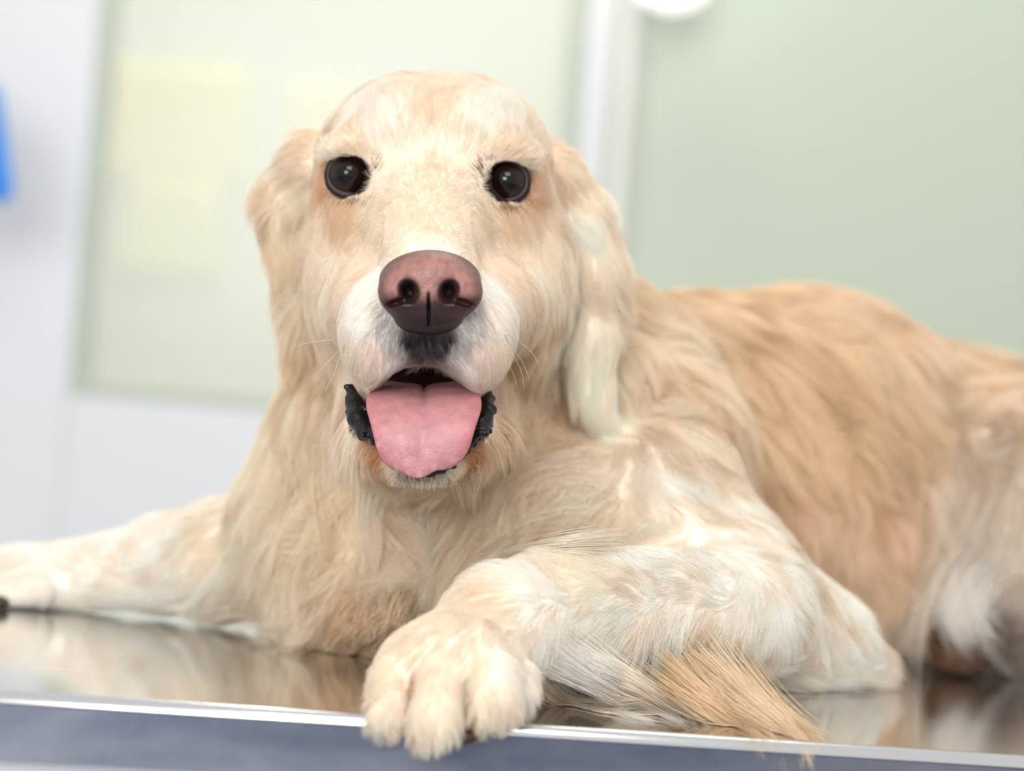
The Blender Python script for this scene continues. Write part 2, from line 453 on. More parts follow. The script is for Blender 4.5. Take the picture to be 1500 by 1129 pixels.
# thigh and hind foot
E(1490, 740, 147, 125, 185, 5.5, 1.0, rot=8)
R((1470, 850, 145), 3.4, (1500, 900, 142), 2.6, 1.2)
R((1560, 900, 141.5), 2.1, (1420, 935, 140.5), 1.9, 1.0)
for (k0, k1) in (((1420, 925, 139.6), (1372, 940, 139.4)), ((1430, 945, 138.7), (1385, 962, 138.4)), ((1450, 955, 138), (1412, 968, 137.8))):
    R(k0, 0.95, k1, 0.8, 0.3)

# head
E(636, 240, 121.8, 170, 130, 6.4, 1.0)
E(586, 203, 118.8, 86, 84, 4.6, 1.3)
E(688, 205, 118.8, 88, 84, 4.6, 1.3)
E(636, 300, 119.3, 165, 110, 4.8, 2.0)
E(638, 390, 121, 172, 140, 5.6, 2.0)
E(512, 420, 122, 54, 125, 4.0, 2.0, rot=6)
E(776, 428, 122.4, 58, 128, 4.2, 2.0, rot=-6)
E(516, 213, 115.9, 46, 22, 1.3, 1.0, rot=14)
E(744, 220, 115.9, 46, 22, 1.3, 1.0, rot=-14)
E(630, 318, 115.6, 88, 66, 2.4, 2.0)
E(628, 375, 113.9, 90, 84, 2.9, 1.8)
E(566, 335, 116.9, 60, 62, 1.9, 2.0)
E(696, 337, 116.9, 60, 62, 1.9, 2.0)
R((628, 320, 114.0), 2.3, (630, 412, 107.8), 2.3, 1.5)
R((565, 470, 109.6), 2.1, (548, 430, 118.0), 2.6, 1.4)
R((690, 472, 109.6), 2.1, (728, 435, 118.0), 2.6, 1.4)
E(563, 490, 108.9, 63, 84, 2.9, 0.8, rot=-5)
E(690, 491, 108.9, 62, 84, 2.9, 0.8, rot=5)
E(627, 470, 107.2, 62, 62, 2.2, 1.2)
# throat and lower jaw
E(625, 600, 121, 125, 110, 5.5, 1.5)
E(618, 590, 108.2, 74, 54, 4.2, 0.5, cut=True)
E(614, 560, 105.5, 50, 30, 3.2, 0.5, cut=True)
E(523, 600, 110.0, 18, 42, 2.6, 0.5, cut=True)
E(708, 606, 110.0, 18, 42, 2.6, 0.5, cut=True)
R((545, 630, 114.5), 1.5, (585, 672, 109.8), 1.15, 0.8)
R((700, 630, 114.5), 1.5, (650, 672, 109.8), 1.15, 0.8)
E(618, 683, 108.6, 52, 22, 1.3, 0.8)
# eye sockets
EYES = [(511, 257, 116.1), (742, 266, 116.1)]
ER = 1.12
for e in EYES:
    B.ell(S(e[0], e[1], e[2] - 0.25), (1.10, 1.02, 1.4), 0.25, cut=True)
# ears: folded flaps
for args in ((448, 235, 122.6, 34, 46, 1.6, 30), (420, 288, 123.4, 44, 52, 1.5, 20), (424, 345, 124.2, 38, 62, 1.4, -8), (434, 420, 124.8, 30, 72, 1.2, -6), (438, 478, 125, 22, 50, 1.0, 4), (428, 512, 125, 10, 22, 0.6, 0)):
    E(*args[:6], 0.9, rot=-args[6])
for args in ((822, 258, 122.0, 32, 54, 1.5, 26), (850, 312, 122.4, 40, 58, 1.5, 18), (868, 385, 122.8, 44, 74, 1.3, 6), (872, 470, 123.2, 38, 84, 1.2, -6), (866, 550, 123.6, 30, 72, 1.1, 2), (884, 608, 123.8, 16, 32, 0.8, 24)):
    E(*args[:6], 0.6, rot=args[6])

# resting on the table top: flatten below the plane, except where the paw hangs over the rim
EDGE_C = (e0 - np.array(CAMPOS)) @ C2W.T * 100.0
EN_C = en @ C2W.T
def table_sd(P):
    """>0 above the table top; huge in front of the rim"""
    h = P @ NC + HCAM
    d = (P - EDGE_C) @ EN_C
    return np.where(d < -0.25, np.maximum(h, 50.0), h)
X, Y, Z = B.grid((slice(None),) * 3)
hh = X * NC[0] + Y * NC[1] + Z * NC[2] + HCAM
dd = (X - EDGE_C[0]) * EN_C[0] + (Y - EDGE_C[1]) * EN_C[1] + (Z - EDGE_C[2]) * EN_C[2]
carve = np.minimum(0.12 - hh, dd + 0.15)              # inside the table solid: above 0
B.v = np.maximum(B.v, carve.astype(np.float32))
BV, BQ = B.mesh(2)
print('body', len(BV), len(BQ))

# ------------------------------------------------------------------ dog: body mesh with coat colours
dog_base = to_world(np.array([2.0, 0.0, 128.0])); dog_base[2] = TABLE_Z
dog = empty('dog', dog_base, 'cream and gold long-haired dog lying on the steel table, mouth open', 'dog')
DO = dog.location
BVL = [Vector(p) for p in BV]
bvh = BVHTree.FromPolygons(BVL, BQ.tolist())
def hit(px, py):
    d = Vector(S(px, py, 1.0)).normalized()
    r = bvh.ray_cast(Vector((0, 0, 0)), d)
    return None if r[0] is None else np.array(r[0])
cr = (251, 239, 223); wh = (254, 247, 239); tn = (245, 226, 199); gd = (246, 222, 190); dk = (44, 38, 40); gy = (206, 199, 194)
rs = (218, 168, 128); ct = (248, 233, 214); lt = (246, 225, 200); pk = (246, 228, 218)
# (px, py, direction in the picture, length cm, lift deg, colour, clump strength)
CT = [
 (560,115,95,1.2,10,cr,.1),(630,112,90,1.2,10,ct,.1),(700,114,85,1.2,10,cr,.1),(482,180,130,1.2,10,ct,.1),(792,190,50,1.2,10,ct,.1),(465,230,160,1.2,10,ct,.1),
 (535,150,108,.9,8,wh,.1),(738,152,72,.9,8,wh,.1),(555,180,103,.9,8,wh,.1),(638,165,90,.9,8,ct,.1),(715,172,77,.9,8,wh,.1),(600,200,98,.8,8,cr,.1),(670,200,82,.8,8,cr,.1),
 (630,250,90,.6,8,ct,.1),(628,305,90,.55,8,ct,.1),(575,262,130,.6,8,cr,.1),(685,268,50,.6,8,cr,.1),(590,310,120,.5,8,ct,.1),(668,312,60,.5,8,ct,.1),
 (630,340,90,.42,8,ct,.1),(630,360,90,.35,8,cr,.1),(580,370,150,.4,8,cr,.1),(685,372,30,.4,8,cr,.1),
 (515,218,118,.8,12,ct,.1),(744,224,62,.8,12,ct,.1),(478,225,140,.9,10,cr,.1),(784,230,40,.9,10,cr,.1),
 (474,275,215,.8,8,(244,215,186),.1),(782,285,-35,.8,8,(244,217,190),.1),(505,300,240,.7,8,(240,214,184),.1),(748,308,-60,.7,8,(241,218,190),.1),
 (545,300,200,.6,8,ct,.1),(715,305,-20,.6,8,ct,.1),
 (470,330,252,1.1,10,ct,.15),(480,400,262,1.4,12,cr,.2),(485,470,266,1.7,14,ct,.25),(505,530,268,1.9,16,ct,.3),
 (550,350,222,.6,8,ct,.1),(528,395,222,.6,8,ct,.1),(705,355,-42,.6,8,ct,.1),(734,398,-42,.6,8,ct,.1),
 (788,340,-72,1.1,10,ct,.15),(792,410,-80,1.4,12,cr,.2),(785,480,-88,1.7,14,tn,.25),(765,540,-95,2.0,16,tn,.3),
 (535,425,205,.45,10,wh,.1),(722,425,-25,.45,10,wh,.1),(525,470,238,.6,10,wh,.1),(738,470,-58,.6,10,wh,.1),
 (512,510,250,.7,12,cr,.1),(548,520,260,.7,12,pk,.1),(535,560,262,.7,12,cr,.15),(570,560,268,.6,12,pk,.15),(700,522,-82,.7,12,pk,.1),(738,515,-70,.7,12,cr,.1),(712,560,-85,.7,12,cr,.15),(678,562,-88,.6,12,pk,.15),
 (570,478,235,.45,12,gy,.2),(684,480,-55,.45,12,gy,.2),(625,492,270,.6,14,dk,.25),(600,498,255,.6,14,dk,.25),(655,498,285,.6,14,dk,.25),(610,515,262,.75,16,(84,76,76),.3),(640,515,278,.75,16,(84,76,76),.3),(580,510,248,.7,14,gy,.25),(672,512,292,.7,14,gy,.25),(575,535,255,.8,14,wh,.25),(682,535,285,.8,14,wh,.25),(600,535,262,.8,16,gy,.3),(655,536,280,.8,16,gy,.3),
 (618,700,270,1.2,20,cr,.3),(590,692,255,1.1,20,cr,.3),(650,690,285,1.1,20,cr,.3),(560,665,220,.7,16,rs,.3),(685,662,-35,.7,16,rs,.3),(575,680,235,.7,16,ct,.2),(668,680,-50,.7,16,ct,.2),
 (515,640,258,2.2,16,ct,.4),(735,640,-88,2.2,16,tn,.4),(620,730,270,2.5,16,ct,.4),
 (445,215,215,1.4,14,ct,.3),(405,268,228,1.6,16,cr,.35),(386,300,250,1.8,18,tn,.4),(425,310,262,1.6,14,cr,.35),(400,360,258,2.0,16,tn,.4),(425,420,264,2.0,16,cr,.4),(436,470,264,2.0,16,ct,.4),(428,512,258,1.8,16,tn,.4),
 (830,250,-50,1.5,14,ct,.3),(868,300,-55,1.8,18,cr,.4),(850,330,-72,1.8,14,wh,.35),(895,375,-72,2.2,16,ct,.45),(860,400,-76,2.0,14,cr,.4),(880,450,-85,2.2,14,ct,.45),(868,490,-98,1.8,10,(254,244,231),.35),(865,530,-96,1.8,10,(254,244,231),.35),(858,575,-84,1.8,10,(254,244,231),.35),(885,615,-62,1.6,10,(254,244,231),.35),
 (430,570,258,2.8,18,ct,.5),(385,640,255,3.2,18,ct,.55),(355,710,250,3.4,18,ct,.55),
 (470,620,262,2.8,16,ct,.5),(450,720,262,3.6,16,ct,.55),(520,740,268,3.6,16,tn,.6),(600,760,270,3.6,16,cr,.6),(560,830,262,4,16,(242,226,206),.6),(640,830,255,3.6,16,ct,.6),(470,820,262,4.2,18,ct,.6),(410,820,245,4.2,18,cr,.6),(420,900,240,4.4,18,ct,.6),(500,900,250,4.2,18,gd,.6),(570,890,235,3.6,16,lt,.6),
 (690,720,-115,3,16,tn,.6),(760,640,-105,2.8,16,tn,.55),(810,590,-100,2.4,14,(214,180,138),.5),(790,700,215,3.2,18,ct,.6),(850,660,225,3.2,18,ct,.6),(870,740,200,3.4,18,ct,.6),(780,780,192,3.4,16,ct,.6),(690,800,215,3.4,16,cr,.6),  # dark tan point by the ear: fur tone with shade painted in
 (935,450,-88,2.6,14,tn,.5),(940,560,-86,2.8,16,ct,.5),(930,660,-110,3,16,wh,.5),(970,470,-75,3.2,16,ct,.55),(990,560,-72,3.2,16,tn,.55),(990,640,-65,3,16,ct,.5),
 (990,720,-50,1.8,12,wh,.3),(1060,780,-48,1.6,12,wh,.25),(1160,860,-55,2,12,wh,.3),(1230,930,-55,2,12,wh,.3),(960,790,200,1.7,12,cr,.3),(900,800,188,2.4,14,tn,.45),
 (1050,850,195,1.4,10,wh,.25),(1120,900,220,1.5,10,wh,.3),(950,850,186,1.3,10,wh,.25),(860,840,186,1.3,10,cr,.25),(780,860,192,1.1,10,wh,.2),(720,880,212,1.0,10,ct,.2),(880,920,195,1.4,10,wh,.25),(800,930,215,1.4,12,wh,.25),(960,940,-120,2.2,14,wh,.4),(1060,960,-60,2.2,14,cr,.4),(1180,975,-40,2.2,14,wh,.35),
 (660,945,238,.8,10,cr,.2),(600,985,250,.8,10,ct,.2),(700,985,262,.8,10,cr,.2),(745,980,285,.9,10,wh,.2),(575,1040,262,1.0,14,cr,.4),(630,1050,265,1.0,14,cr,.4),(715,1030,268,1.0,14,cr,.4),(760,1015,285,1.0,14,wh,.4),
 (1000,430,-50,2.8,16,gd,.55),(1080,440,-50,3.2,18,gd,.6),(1150,450,-40,3.2,18,lt,.6),(1080,540,-62,3.8,18,gd,.65),(1190,540,-58,3.8,18,gd,.65),(1280,490,-38,3.2,16,lt,.6),(1400,520,-35,3,16,lt,.55),(1480,560,-40,3,16,(242,222,198),.55),
 (1110,650,-65,3.8,18,gd,.65),(1220,650,-58,3.8,18,gd,.65),(1320,600,-45,3.6,18,gd,.65),(1150,740,-60,3,14,(242,216,188),.55),(1230,790,-75,2.6,12,(244,222,198),.5),(1310,740,-80,3,14,(242,216,190),.55),(1300,860,-95,2.6,12,lt,.5),(1290,930,-85,2.6,12,ct,.5),
 (1400,610,-85,3.6,18,ct,.55),(1450,660,-98,4,18,(240,232,222),.6),(1400,740,-104,4.4,18,(236,226,216),.6),(1470,770,-96,4.4,18,wh,.6),(1450,850,-100,4.4,18,wh,.6),
 (1400,945,182,.7,12,(120,88,66),.2),(1450,940,190,.8,12,(96,74,62),.2),
 (360,790,215,2.4,14,cr,.45),(310,790,196,1.6,12,cr,.3),(250,775,188,1.2,10,wh,.2),(150,815,182,1.0,10,wh,.2),(40,815,180,.9,10,wh,.2),(60,865,184,.8,10,wh,.2),(180,865,190,1.2,10,wh,.2),(300,840,215,2.6,14,wh,.45),
]
cp, cd, cl, cf, cc, ck = [], [], [], [], [], []
for (px, py, ang, L, lift, col, cs) in CT:
    h = hit(px, py)
    if h is None:
        print('control misses', px, py); continue
    a = math.radians(ang)
    cp.append(h); cd.append((math.cos(a), math.sin(a), 0.15)); cl.append(L); cf.append(math.radians(lift)); cc.append(srgb(*col)); ck.append(cs)
cp = np.array(cp); cattr = np.concatenate([np.array(cd), np.array(cl)[:, None], np.array(cf)[:, None], np.array(cc), np.array(ck)[:, None]], 1)
ceps = (np.where(cattr[:, 3] > 1.15, 0.62, 0.34) * cattr[:, 3]) ** 2
def field_at(P):
    out = np.empty((len(P), cattr.shape[1]))
    for i in range(0, len(P), 40000):
        d2 = ((P[i:i + 40000, None, :] - cp[None]) ** 2).sum(2) + ceps[None]
        w = 1.0 / d2 ** 1.9
        out[i:i + 40000] = (w @ cattr) / w.sum(1, keepdims=True)
    return out
class Waves:
    """smooth vector noise from a sum of random plane waves"""
    def __init__(s, wavelength, n=18, dim=3):
        k = rng.normal(size=(n, 3)); k /= np.linalg.norm(k, axis=1, keepdims=True)
        s.k = k * (2 * np.pi / wavelength) * rng.uniform(0.6, 1.5, (n, 1)); s.ph = rng.uniform(0, 2 * np.pi, (n, dim)); s.n = n; s.dim = dim
    def __call__(s, P):
        a = P @ s.k.T
        return np.stack([np.sin(a + s.ph[:, d]).sum(1) for d in range(s.dim)], 1) / math.sqrt(s.n / 2)
W_big, W_mid, W_col = Waves(6.0), Waves(2.2), Waves(3.0, dim=1)

def proj_px(P):
    return CX + P[:, 0] / P[:, 2] * FPX, CY - P[:, 1] / P[:, 2] * FPX
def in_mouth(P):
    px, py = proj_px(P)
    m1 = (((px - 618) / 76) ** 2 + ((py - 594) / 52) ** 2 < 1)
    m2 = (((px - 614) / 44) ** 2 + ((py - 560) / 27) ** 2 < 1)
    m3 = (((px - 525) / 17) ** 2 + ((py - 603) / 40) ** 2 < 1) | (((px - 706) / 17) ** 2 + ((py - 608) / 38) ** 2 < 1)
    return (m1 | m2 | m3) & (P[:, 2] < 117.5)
def in_nose(P):
    px, py = proj_px(P)
    return (((px - 630) / 74) ** 2 + ((py - 424) / 58) ** 2 < 1) & (P[:, 2] < 110)
EYEC = [S(*e) for e in EYES]
def in_eye(P):
    px, py = proj_px(P)
    m = np.zeros(len(P), bool)
    for e in EYES:
        m |= (((px - e[0]) / 34) ** 2 + ((py - e[1]) / 31) ** 2 < 1) & (P[:, 2] < 119)
    return m
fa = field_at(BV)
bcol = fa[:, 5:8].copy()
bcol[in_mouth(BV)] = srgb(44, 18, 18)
ey = in_eye(BV); bcol[ey] = srgb(40, 24, 20)
m_skin = bpy.data.materials.new('coat_skin'); m_skin.use_nodes = True
nt = m_skin.node_tree; b = nt.nodes['Principled BSDF']; at = nt.nodes.new('ShaderNodeAttribute'); at.attribute_name = 'coat'
b.inputs['Roughness'].default_value = 0.7; b.inputs['Specular IOR Level'].default_value = 0.2
nt.links.new(at.outputs['Color'], b.inputs['Base Color'])
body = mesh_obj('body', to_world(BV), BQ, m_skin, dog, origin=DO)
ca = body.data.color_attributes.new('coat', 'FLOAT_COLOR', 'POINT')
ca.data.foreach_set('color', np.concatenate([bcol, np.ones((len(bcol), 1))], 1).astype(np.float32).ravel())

# ------------------------------------------------------------------ fur
tri = np.concatenate([BQ[:, [0, 1, 2]], BQ[:, [0, 2, 3]]])
A_, B_, C_ = BV[tri[:, 0]], BV[tri[:, 1]], BV[tri[:, 2]]
tn_ = np.cross(B_ - A_, C_ - A_); tarea = np.linalg.norm(tn_, axis=1) / 2
tcen = (A_ + B_ + C_) / 3
tno = tn_ / np.maximum(np.linalg.norm(tn_, axis=1, keepdims=True), 1e-9)
gs = B.grad(tcen[:2000]); flip = np.sign((gs * tno[:2000]).sum(1).mean()); print('normal sign', flip)
view = -tcen / np.linalg.norm(tcen, axis=1, keepdims=True)
facing = (tno * flip * view).sum(1)
tl = field_at(tcen)[:, 3]
dens = np.where(tl < 1.0, 170, np.where(tl < 1.6, 110, 62)).astype(float)
dens *= np.clip(0.35 + (facing + 0.35) * 1.2, 0.06, 1.0)
px, py = proj_px(tcen)
dens *= np.where((px > 1650) | (px < -150), 0.15, 1.0)
dens *= np.where(tcen[:, 2] > 135, 0.75, 1.0)
hgt = tcen @ NC + HCAM
dens[(hgt < 0.3) & (tcen[:, 2] > 101)] *= 0.1
dens[in_mouth(tcen) | in_nose(tcen) | in_eye(tcen)] = 0
w = tarea * dens * FUR
NS = int(w.sum()); print('strands', NS)
pick = rng.choice(len(w), NS, p=w / w.sum())
u, v = rng.random(NS), rng.random(NS); sw = u + v > 1; u[sw] = 1 - u[sw]; v[sw] = 1 - v[sw]
RT = A_[pick] + (B_[pick] - A_[pick]) * u[:, None] + (C_[pick] - A_[pick]) * v[:, None]
RN = B.grad(RT)
FA = field_at(RT)
KP = 7
sv = np.linspace(0, 1, KP)[None, :, None]
DOWN = -NC
def norm(v): return v / np.maximum(np.linalg.norm(v, axis=-1, keepdims=True), 1e-9)
def grow(RT, RN, FA, jitter=True):
    n = len(RT)
    L = FA[:, 3:4]
    longf = np.clip((L - 0.8) / 2.2, 0, 1)
    d = FA[:, 0:3] + W_big(RT) * (0.06 + 0.34 * longf) + W_mid(RT) * (0.05 + 0.13 * longf)
    if jitter: d = d + rng.normal(size=(n, 3)) * (0.07 + 0.05 * longf)
    t = d - (d * RN).sum(1, keepdims=True) * RN
    t = norm(t)
    lf = FA[:, 4:5] * (rng.uniform(0.6, 1.5, (n, 1)) if jitter else 1.0)
    Lr = L * (rng.uniform(0.65, 1.15, (n, 1)) if jitter else 1.0)
    P = RT[:, None, :] + Lr[:, None] * (sv * t[:, None] * np.cos(lf)[:, None] + RN[:, None] * (np.sin(lf)[:, None] * (1 + 0.6 * longf[:, None]) * sv * (1 - 0.5 * sv)) + (DOWN[None, None, :] * (0.14 * longf[:, None]) * sv ** 2))
    # wavy locks
    side = np.cross(RN, t)
    ph = W_mid(RT * 0.8)[:, :1] * 2.5
    wave = np.sin(ph[:, None] + sv * 5.5) - np.sin(ph)[:, None]
    P = P + side[:, None] * wave * (0.055 * L * longf)[:, None]
    return P
def collide(P, off=0.02):
    n, k, _ = P.shape
    for it in range(2):
        q = P[:, 1:].reshape(-1, 3)
        d = B.sample(q)
        m = d < off
        if m.any():
            g = B.grad(q[m]); q[m] += g * (off - d[m])[:, None]
        h = q @ NC + HCAM; dd = (q - EDGE_C) @ EN_C
        m = (h < 0.08) & (dd > -0.02)
        q[m] += NC * (0.08 - h[m])[:, None]
        P[:, 1:] = q.reshape(n, k - 1, 3)
    return P
P = grow(RT, RN, FA)
# clumps: two scales
def clump(P, RT, FA, spacing_n, power, gain, seed):
    r = np.random.default_rng(seed)
    ci = r.choice(len(RT), spacing_n, replace=False)
    kd = KDTree(len(ci))
    for i, k in enumerate(ci): kd.insert(RT[k], i)
    kd.balance()
    near = np.fromiter((kd.find(p)[1] for p in RT), dtype=np.int64, count=len(RT))
    G = grow(RT[ci], RN[ci], FA[ci], jitter=False)
    c = np.clip(FA[:, 8] * gain, 0, 0.95)[:, None, None] * sv ** power
    # keep own length: follow the guide at the strand's own arc position
    own = np.linalg.norm(P[:, -1] - P[:, 0], axis=1) / np.maximum(np.linalg.norm(G[near][:, -1] - G[near][:, 0], axis=1), 1e-6)
    tgt = G[near][:, :1] + (G[near] - G[near][:, :1]) * np.clip(own, 0.6, 1.2)[:, None, None]
    dev = np.linalg.norm(RT - RT[ci][near], axis=1)
    ok = (dev < 1.6)[:, None, None]
    return P + (tgt - P) * c * ok, near
P, n0 = clump(P, RT, FA, max(50, NS // 420), 1.6, 0.75, 4)
P, n1 = clump(P, RT, FA, max(50, NS // 45), 1.2, 1.25, 3)
P = collide(P)
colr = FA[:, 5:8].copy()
bri = 1 + 0.09 * W_col(RT)[:, 0] * np.clip(FA[:, 3] / 3, 0.2, 1) + rng.normal(size=NS) * 0.06
cvar = (np.random.default_rng(5).normal(size=n1.max() + 1)[n1] * 0.08 + np.random.default_rng(6).normal(size=n0.max() + 1)[n0] * 0.06) * np.clip(FA[:, 3] / 2, 0.2, 1)
bri = np.clip(bri + cvar, 0.7, 1.15)
colr = np.clip(colr * np.where(bri[:, None] < 1, np.stack([bri ** 0.7, bri, bri ** 1.5], 1), bri[:, None] ** 0.5), 0.003, 0.95)
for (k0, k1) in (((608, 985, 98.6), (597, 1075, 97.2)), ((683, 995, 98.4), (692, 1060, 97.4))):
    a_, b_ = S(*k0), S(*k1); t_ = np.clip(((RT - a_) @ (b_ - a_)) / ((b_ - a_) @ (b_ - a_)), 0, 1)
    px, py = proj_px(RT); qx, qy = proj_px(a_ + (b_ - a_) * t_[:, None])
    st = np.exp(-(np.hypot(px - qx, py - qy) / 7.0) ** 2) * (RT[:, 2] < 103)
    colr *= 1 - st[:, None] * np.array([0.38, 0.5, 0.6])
rad0 = np.clip(0.0062 + 0.0028 * FA[:, 3], 0.0065, 0.0145)      # cm

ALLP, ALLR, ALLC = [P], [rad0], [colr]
# explicit long locks: (points [(px,py,D)...], spread cm at root, spread cm at tip, count, colour)
T = 'T'
LOCKS = [
 # white feathering of the near forearm
 ([(800,950,106.5),(870,995,105),(950,1040,T),(1000,1062,T)], 0.9, 0.35, 260, wh, 1),
 ([(830,950,107),(900,985,105.5),(975,1030,T),(1012,1066,T)], 0.8, 0.3, 220, wh, 1),
 ([(815,985,105.5),(850,1015,T),(910,1045,T),(960,1060,T)], 0.8, 0.4, 180, wh, 1),
 ([(860,960,107.5),(930,1000,106),(1000,1045,T),(1040,1070,T)], 0.9, 0.5, 200, cr, 1),
 ([(790,1000,104),(830,1030,T),(900,1045,T),(1000,1040,T)], 0.6, 0.6, 120, ct, 1),
 # tan wisps over the rim
 ([(1010,965,110),(1060,1010,106),(1120,1060,T),(1165,1098,101.6)], 1.5, 0.5, 420, tn, 1),
 ([(1040,985,109),(1100,1030,105),(1160,1075,T),(1192,1124,100.6)], 1.2, 0.25, 320, tn, 1),
 ([(980,985,109),(1030,1025,105),(1085,1062,T),(1130,1092,T)], 1.2, 0.5, 300, gd, 1),
 ([(1080,975,112),(1130,1030,107),(1175,1070,T),(1205,1090,T)], 1.0, 0.5, 200, gd, 1),
 # chest tufts reaching the table
 ([(480,870,124),(455,905,123),(440,935,122),(400,955,T)], 1.6, 1.0, 260, ct, 1),
 ([(530,880,122),(500,915,121),(470,940,T),(430,952,T)], 1.5, 0.9, 260, gd, 1),
 ([(560,890,121),(540,920,119),(520,945,T),(545,962,T)], 1.3, 0.8, 240, lt, 1),
 ([(590,870,120),(575,910,118),(560,940,T),(500,958,T)], 1.2, 0.8, 240, tn, 1),
 ([(440,840,126),(420,875,125),(405,905,124),(385,925,T)], 1.4, 0.9, 240, cr, 1),
 # sweeping chest locks
 ([(900,735,None),(840,715,None),(760,735,None),(690,775,None)], 1.2, 0.6, 320, ct, 1),
 ([(880,770,None),(820,755,None),(750,775,None),(690,815,None)], 1.2, 0.5, 320, cr, 1),
 ([(850,690,None),(800,690,None),(740,715,None),(700,770,None)], 1.1, 0.5, 300, ct, 1),
 ([(890,805,None),(810,805,None),(720,825,None),(650,890,None)], 0.9, 0.3, 300, cr, 1),
 ([(770,620,None),(760,680,None),(735,730,None),(680,770,None)], 1.0, 0.5, 260, tn, 1),
 ([(680,690,None),(685,740,None),(670,790,None),(640,830,None)], 0.9, 0.5, 240, ct, 1),
 ([(560,700,None),(545,760,None),(550,820,None),(530,870,None)], 1.1, 0.6, 260, cr, 1),
 ([(470,680,None),(470,740,None),(480,800,None),(465,860,None)], 1.1, 0.6, 260, tn, 1),
 ([(620,730,None),(610,780,None),(620,830,None),(590,880,None)], 1.1, 0.6, 260, cr, 1),
 # far forelimb feathering
 ([(370,800,None),(350,835,131),(330,860,132),(300,880,T)], 1.2, 0.7, 220, wh, 1),
 ([(390,820,None),(380,850,130),(365,875,130),(345,895,T)], 1.2, 0.8, 200, cr, 1),
 # hind leg feathering
 ([(1440,830,None),(1395,870,138),(1400,930,137),(1440,985,T)], 1.7, 1.5, 200, wh, 1),
 ([(1470,850,None),(1420,870,137),(1430,920,136.5),(1490,985,T)], 1.7, 1.5, 200, wh, 1),
 ([(1400,800,None),(1360,870,139),(1340,930,139),(1335,985,T)], 1.4, 1.2, 90, cr, 1),
 ([(1380,700,None),(1375,760,None),(1365,820,None),(1350,880,None)], 1.2, 0.6, 220, cr, 1),
 ([(1430,720,None),(1410,780,None),(1390,830,None),(1380,880,140)], 1.2, 0.6, 220, wh, 1),
 # flank curls
 ([(1130,560,None),(1170,590,None),(1180,640,None),(1160,690,None)], 1.1, 0.5, 240, gd, 1),
 ([(1260,560,None),(1310,585,None),(1345,620,None),(1350,660,None)], 1.1, 0.5, 240, lt, 1),
 ([(1020,600,None),(1050,650,None),(1085,690,None),(1110,730,None)], 1.1, 0.5, 240, gd, 1),
 ([(1060,560,None),(1080,610,None),(1080,650,None),(1065,690,None)], 1.0, 0.4, 220, tn, 1),
 ([(1290,640,None),(1330,670,None),(1345,720,None),(1335,760,None)], 1.0, 0.5, 220, gd, 1),
 # ear fringes
 ([(880,420,None),(890,480,124),(885,550,124),(905,635,124)], 0.9, 0.35, 260, wh, 1),
 ([(890,340,None),(910,380,123.5),(916,420,123.5),(905,465,123.8)], 0.8, 0.4, 200, ct, 1),
 ([(395,330,None),(402,390,124),(410,440,124),(424,520,124)], 0.6, 0.35, 180, tn, 1),
 ([(432,440,None),(434,480,124),(430,510,124),(422,534,124)], 0.6, 0.3, 140, tn, 1),
 ([(840,500,None),(838,550,124.5),(850,600,124.5),(885,640,124.5)], 0.6, 0.3, 200, wh, 1),
]
def catmull(pts, n):
    pts = np.array(pts); e = np.concatenate([2 * pts[:1] - pts[1:2], pts, 2 * pts[-1:] - pts[-2:-1]])
    out = []
    for t in np.linspace(0, len(pts) - 1 - 1e-6, n):
        i = int(t); f = t - i; p0, p1, p2, p3 = e[i:i + 4]
        out.append(0.5 * (2 * p1 + (p2 - p0) * f + (2 * p0 - 5 * p1 + 4 * p2 - p3) * f * f + (3 * p1 - p0 - 3 * p2 + p3) * f ** 3))
    return np.array(out)
def lock(pts, r0, r1, n, col, off=0.35, k=KP):
    last = None; q = []
    for ii_, (x, y, D) in enumerate(pts):
        if ii_ == 0 and hit(x, y) is not None: D = hit(x, y)[2] + 0.45          # rooted inside the coat
        elif D == 'T': D = table_depth(x, y) - 0.35
        elif D is None:
            h = hit(x, y); D = h[2] - off if h is not None else last
        last = D; q.append(S(x, y, D))
    g = catmull(q, k)
    tt = np.linspace(0, 1, k)
    o = rng.normal(size=(n, 1, 3)) * np.array([1, 1, 0.6]) * 0.5
    sub = rng.normal(size=(9, 3)) * 0.5; si = rng.integers(0, 9, n)           # strands gather into nine wisps
    spread = (r0 * (1 - tt ** 0.8) + r1 * 0.25 * tt)[None, :, None]
    P = g[None] + o * spread + sub[si][:, None, :] * (r1 * 1.6 * tt ** 1.3)[None, :, None]
    ln = rng.uniform(0.7, 1.0, n)
    idx = ln[:, None] * (k - 1) * tt[None]; i0 = np.clip(idx.astype(int), 0, k - 2); f = (idx - i0)[..., None]
    P = P[np.arange(n)[:, None], i0] * (1 - f) + P[np.arange(n)[:, None], i0 + 1] * f
    c = np.array(srgb(*col))[None] * np.clip(1 + rng.normal(size=(n, 1)) * 0.08, 0.75, 1.15)
    return collide(P), np.full(n, 0.011), np.clip(c, 0.003, 0.97)
for (pts, r0, r1, n, col, _) in LOCKS:
    a_, b_, c_ = lock(pts, r0, r1, n, col)
    ALLP.append(a_); ALLR.append(b_); ALLC.append(c_)
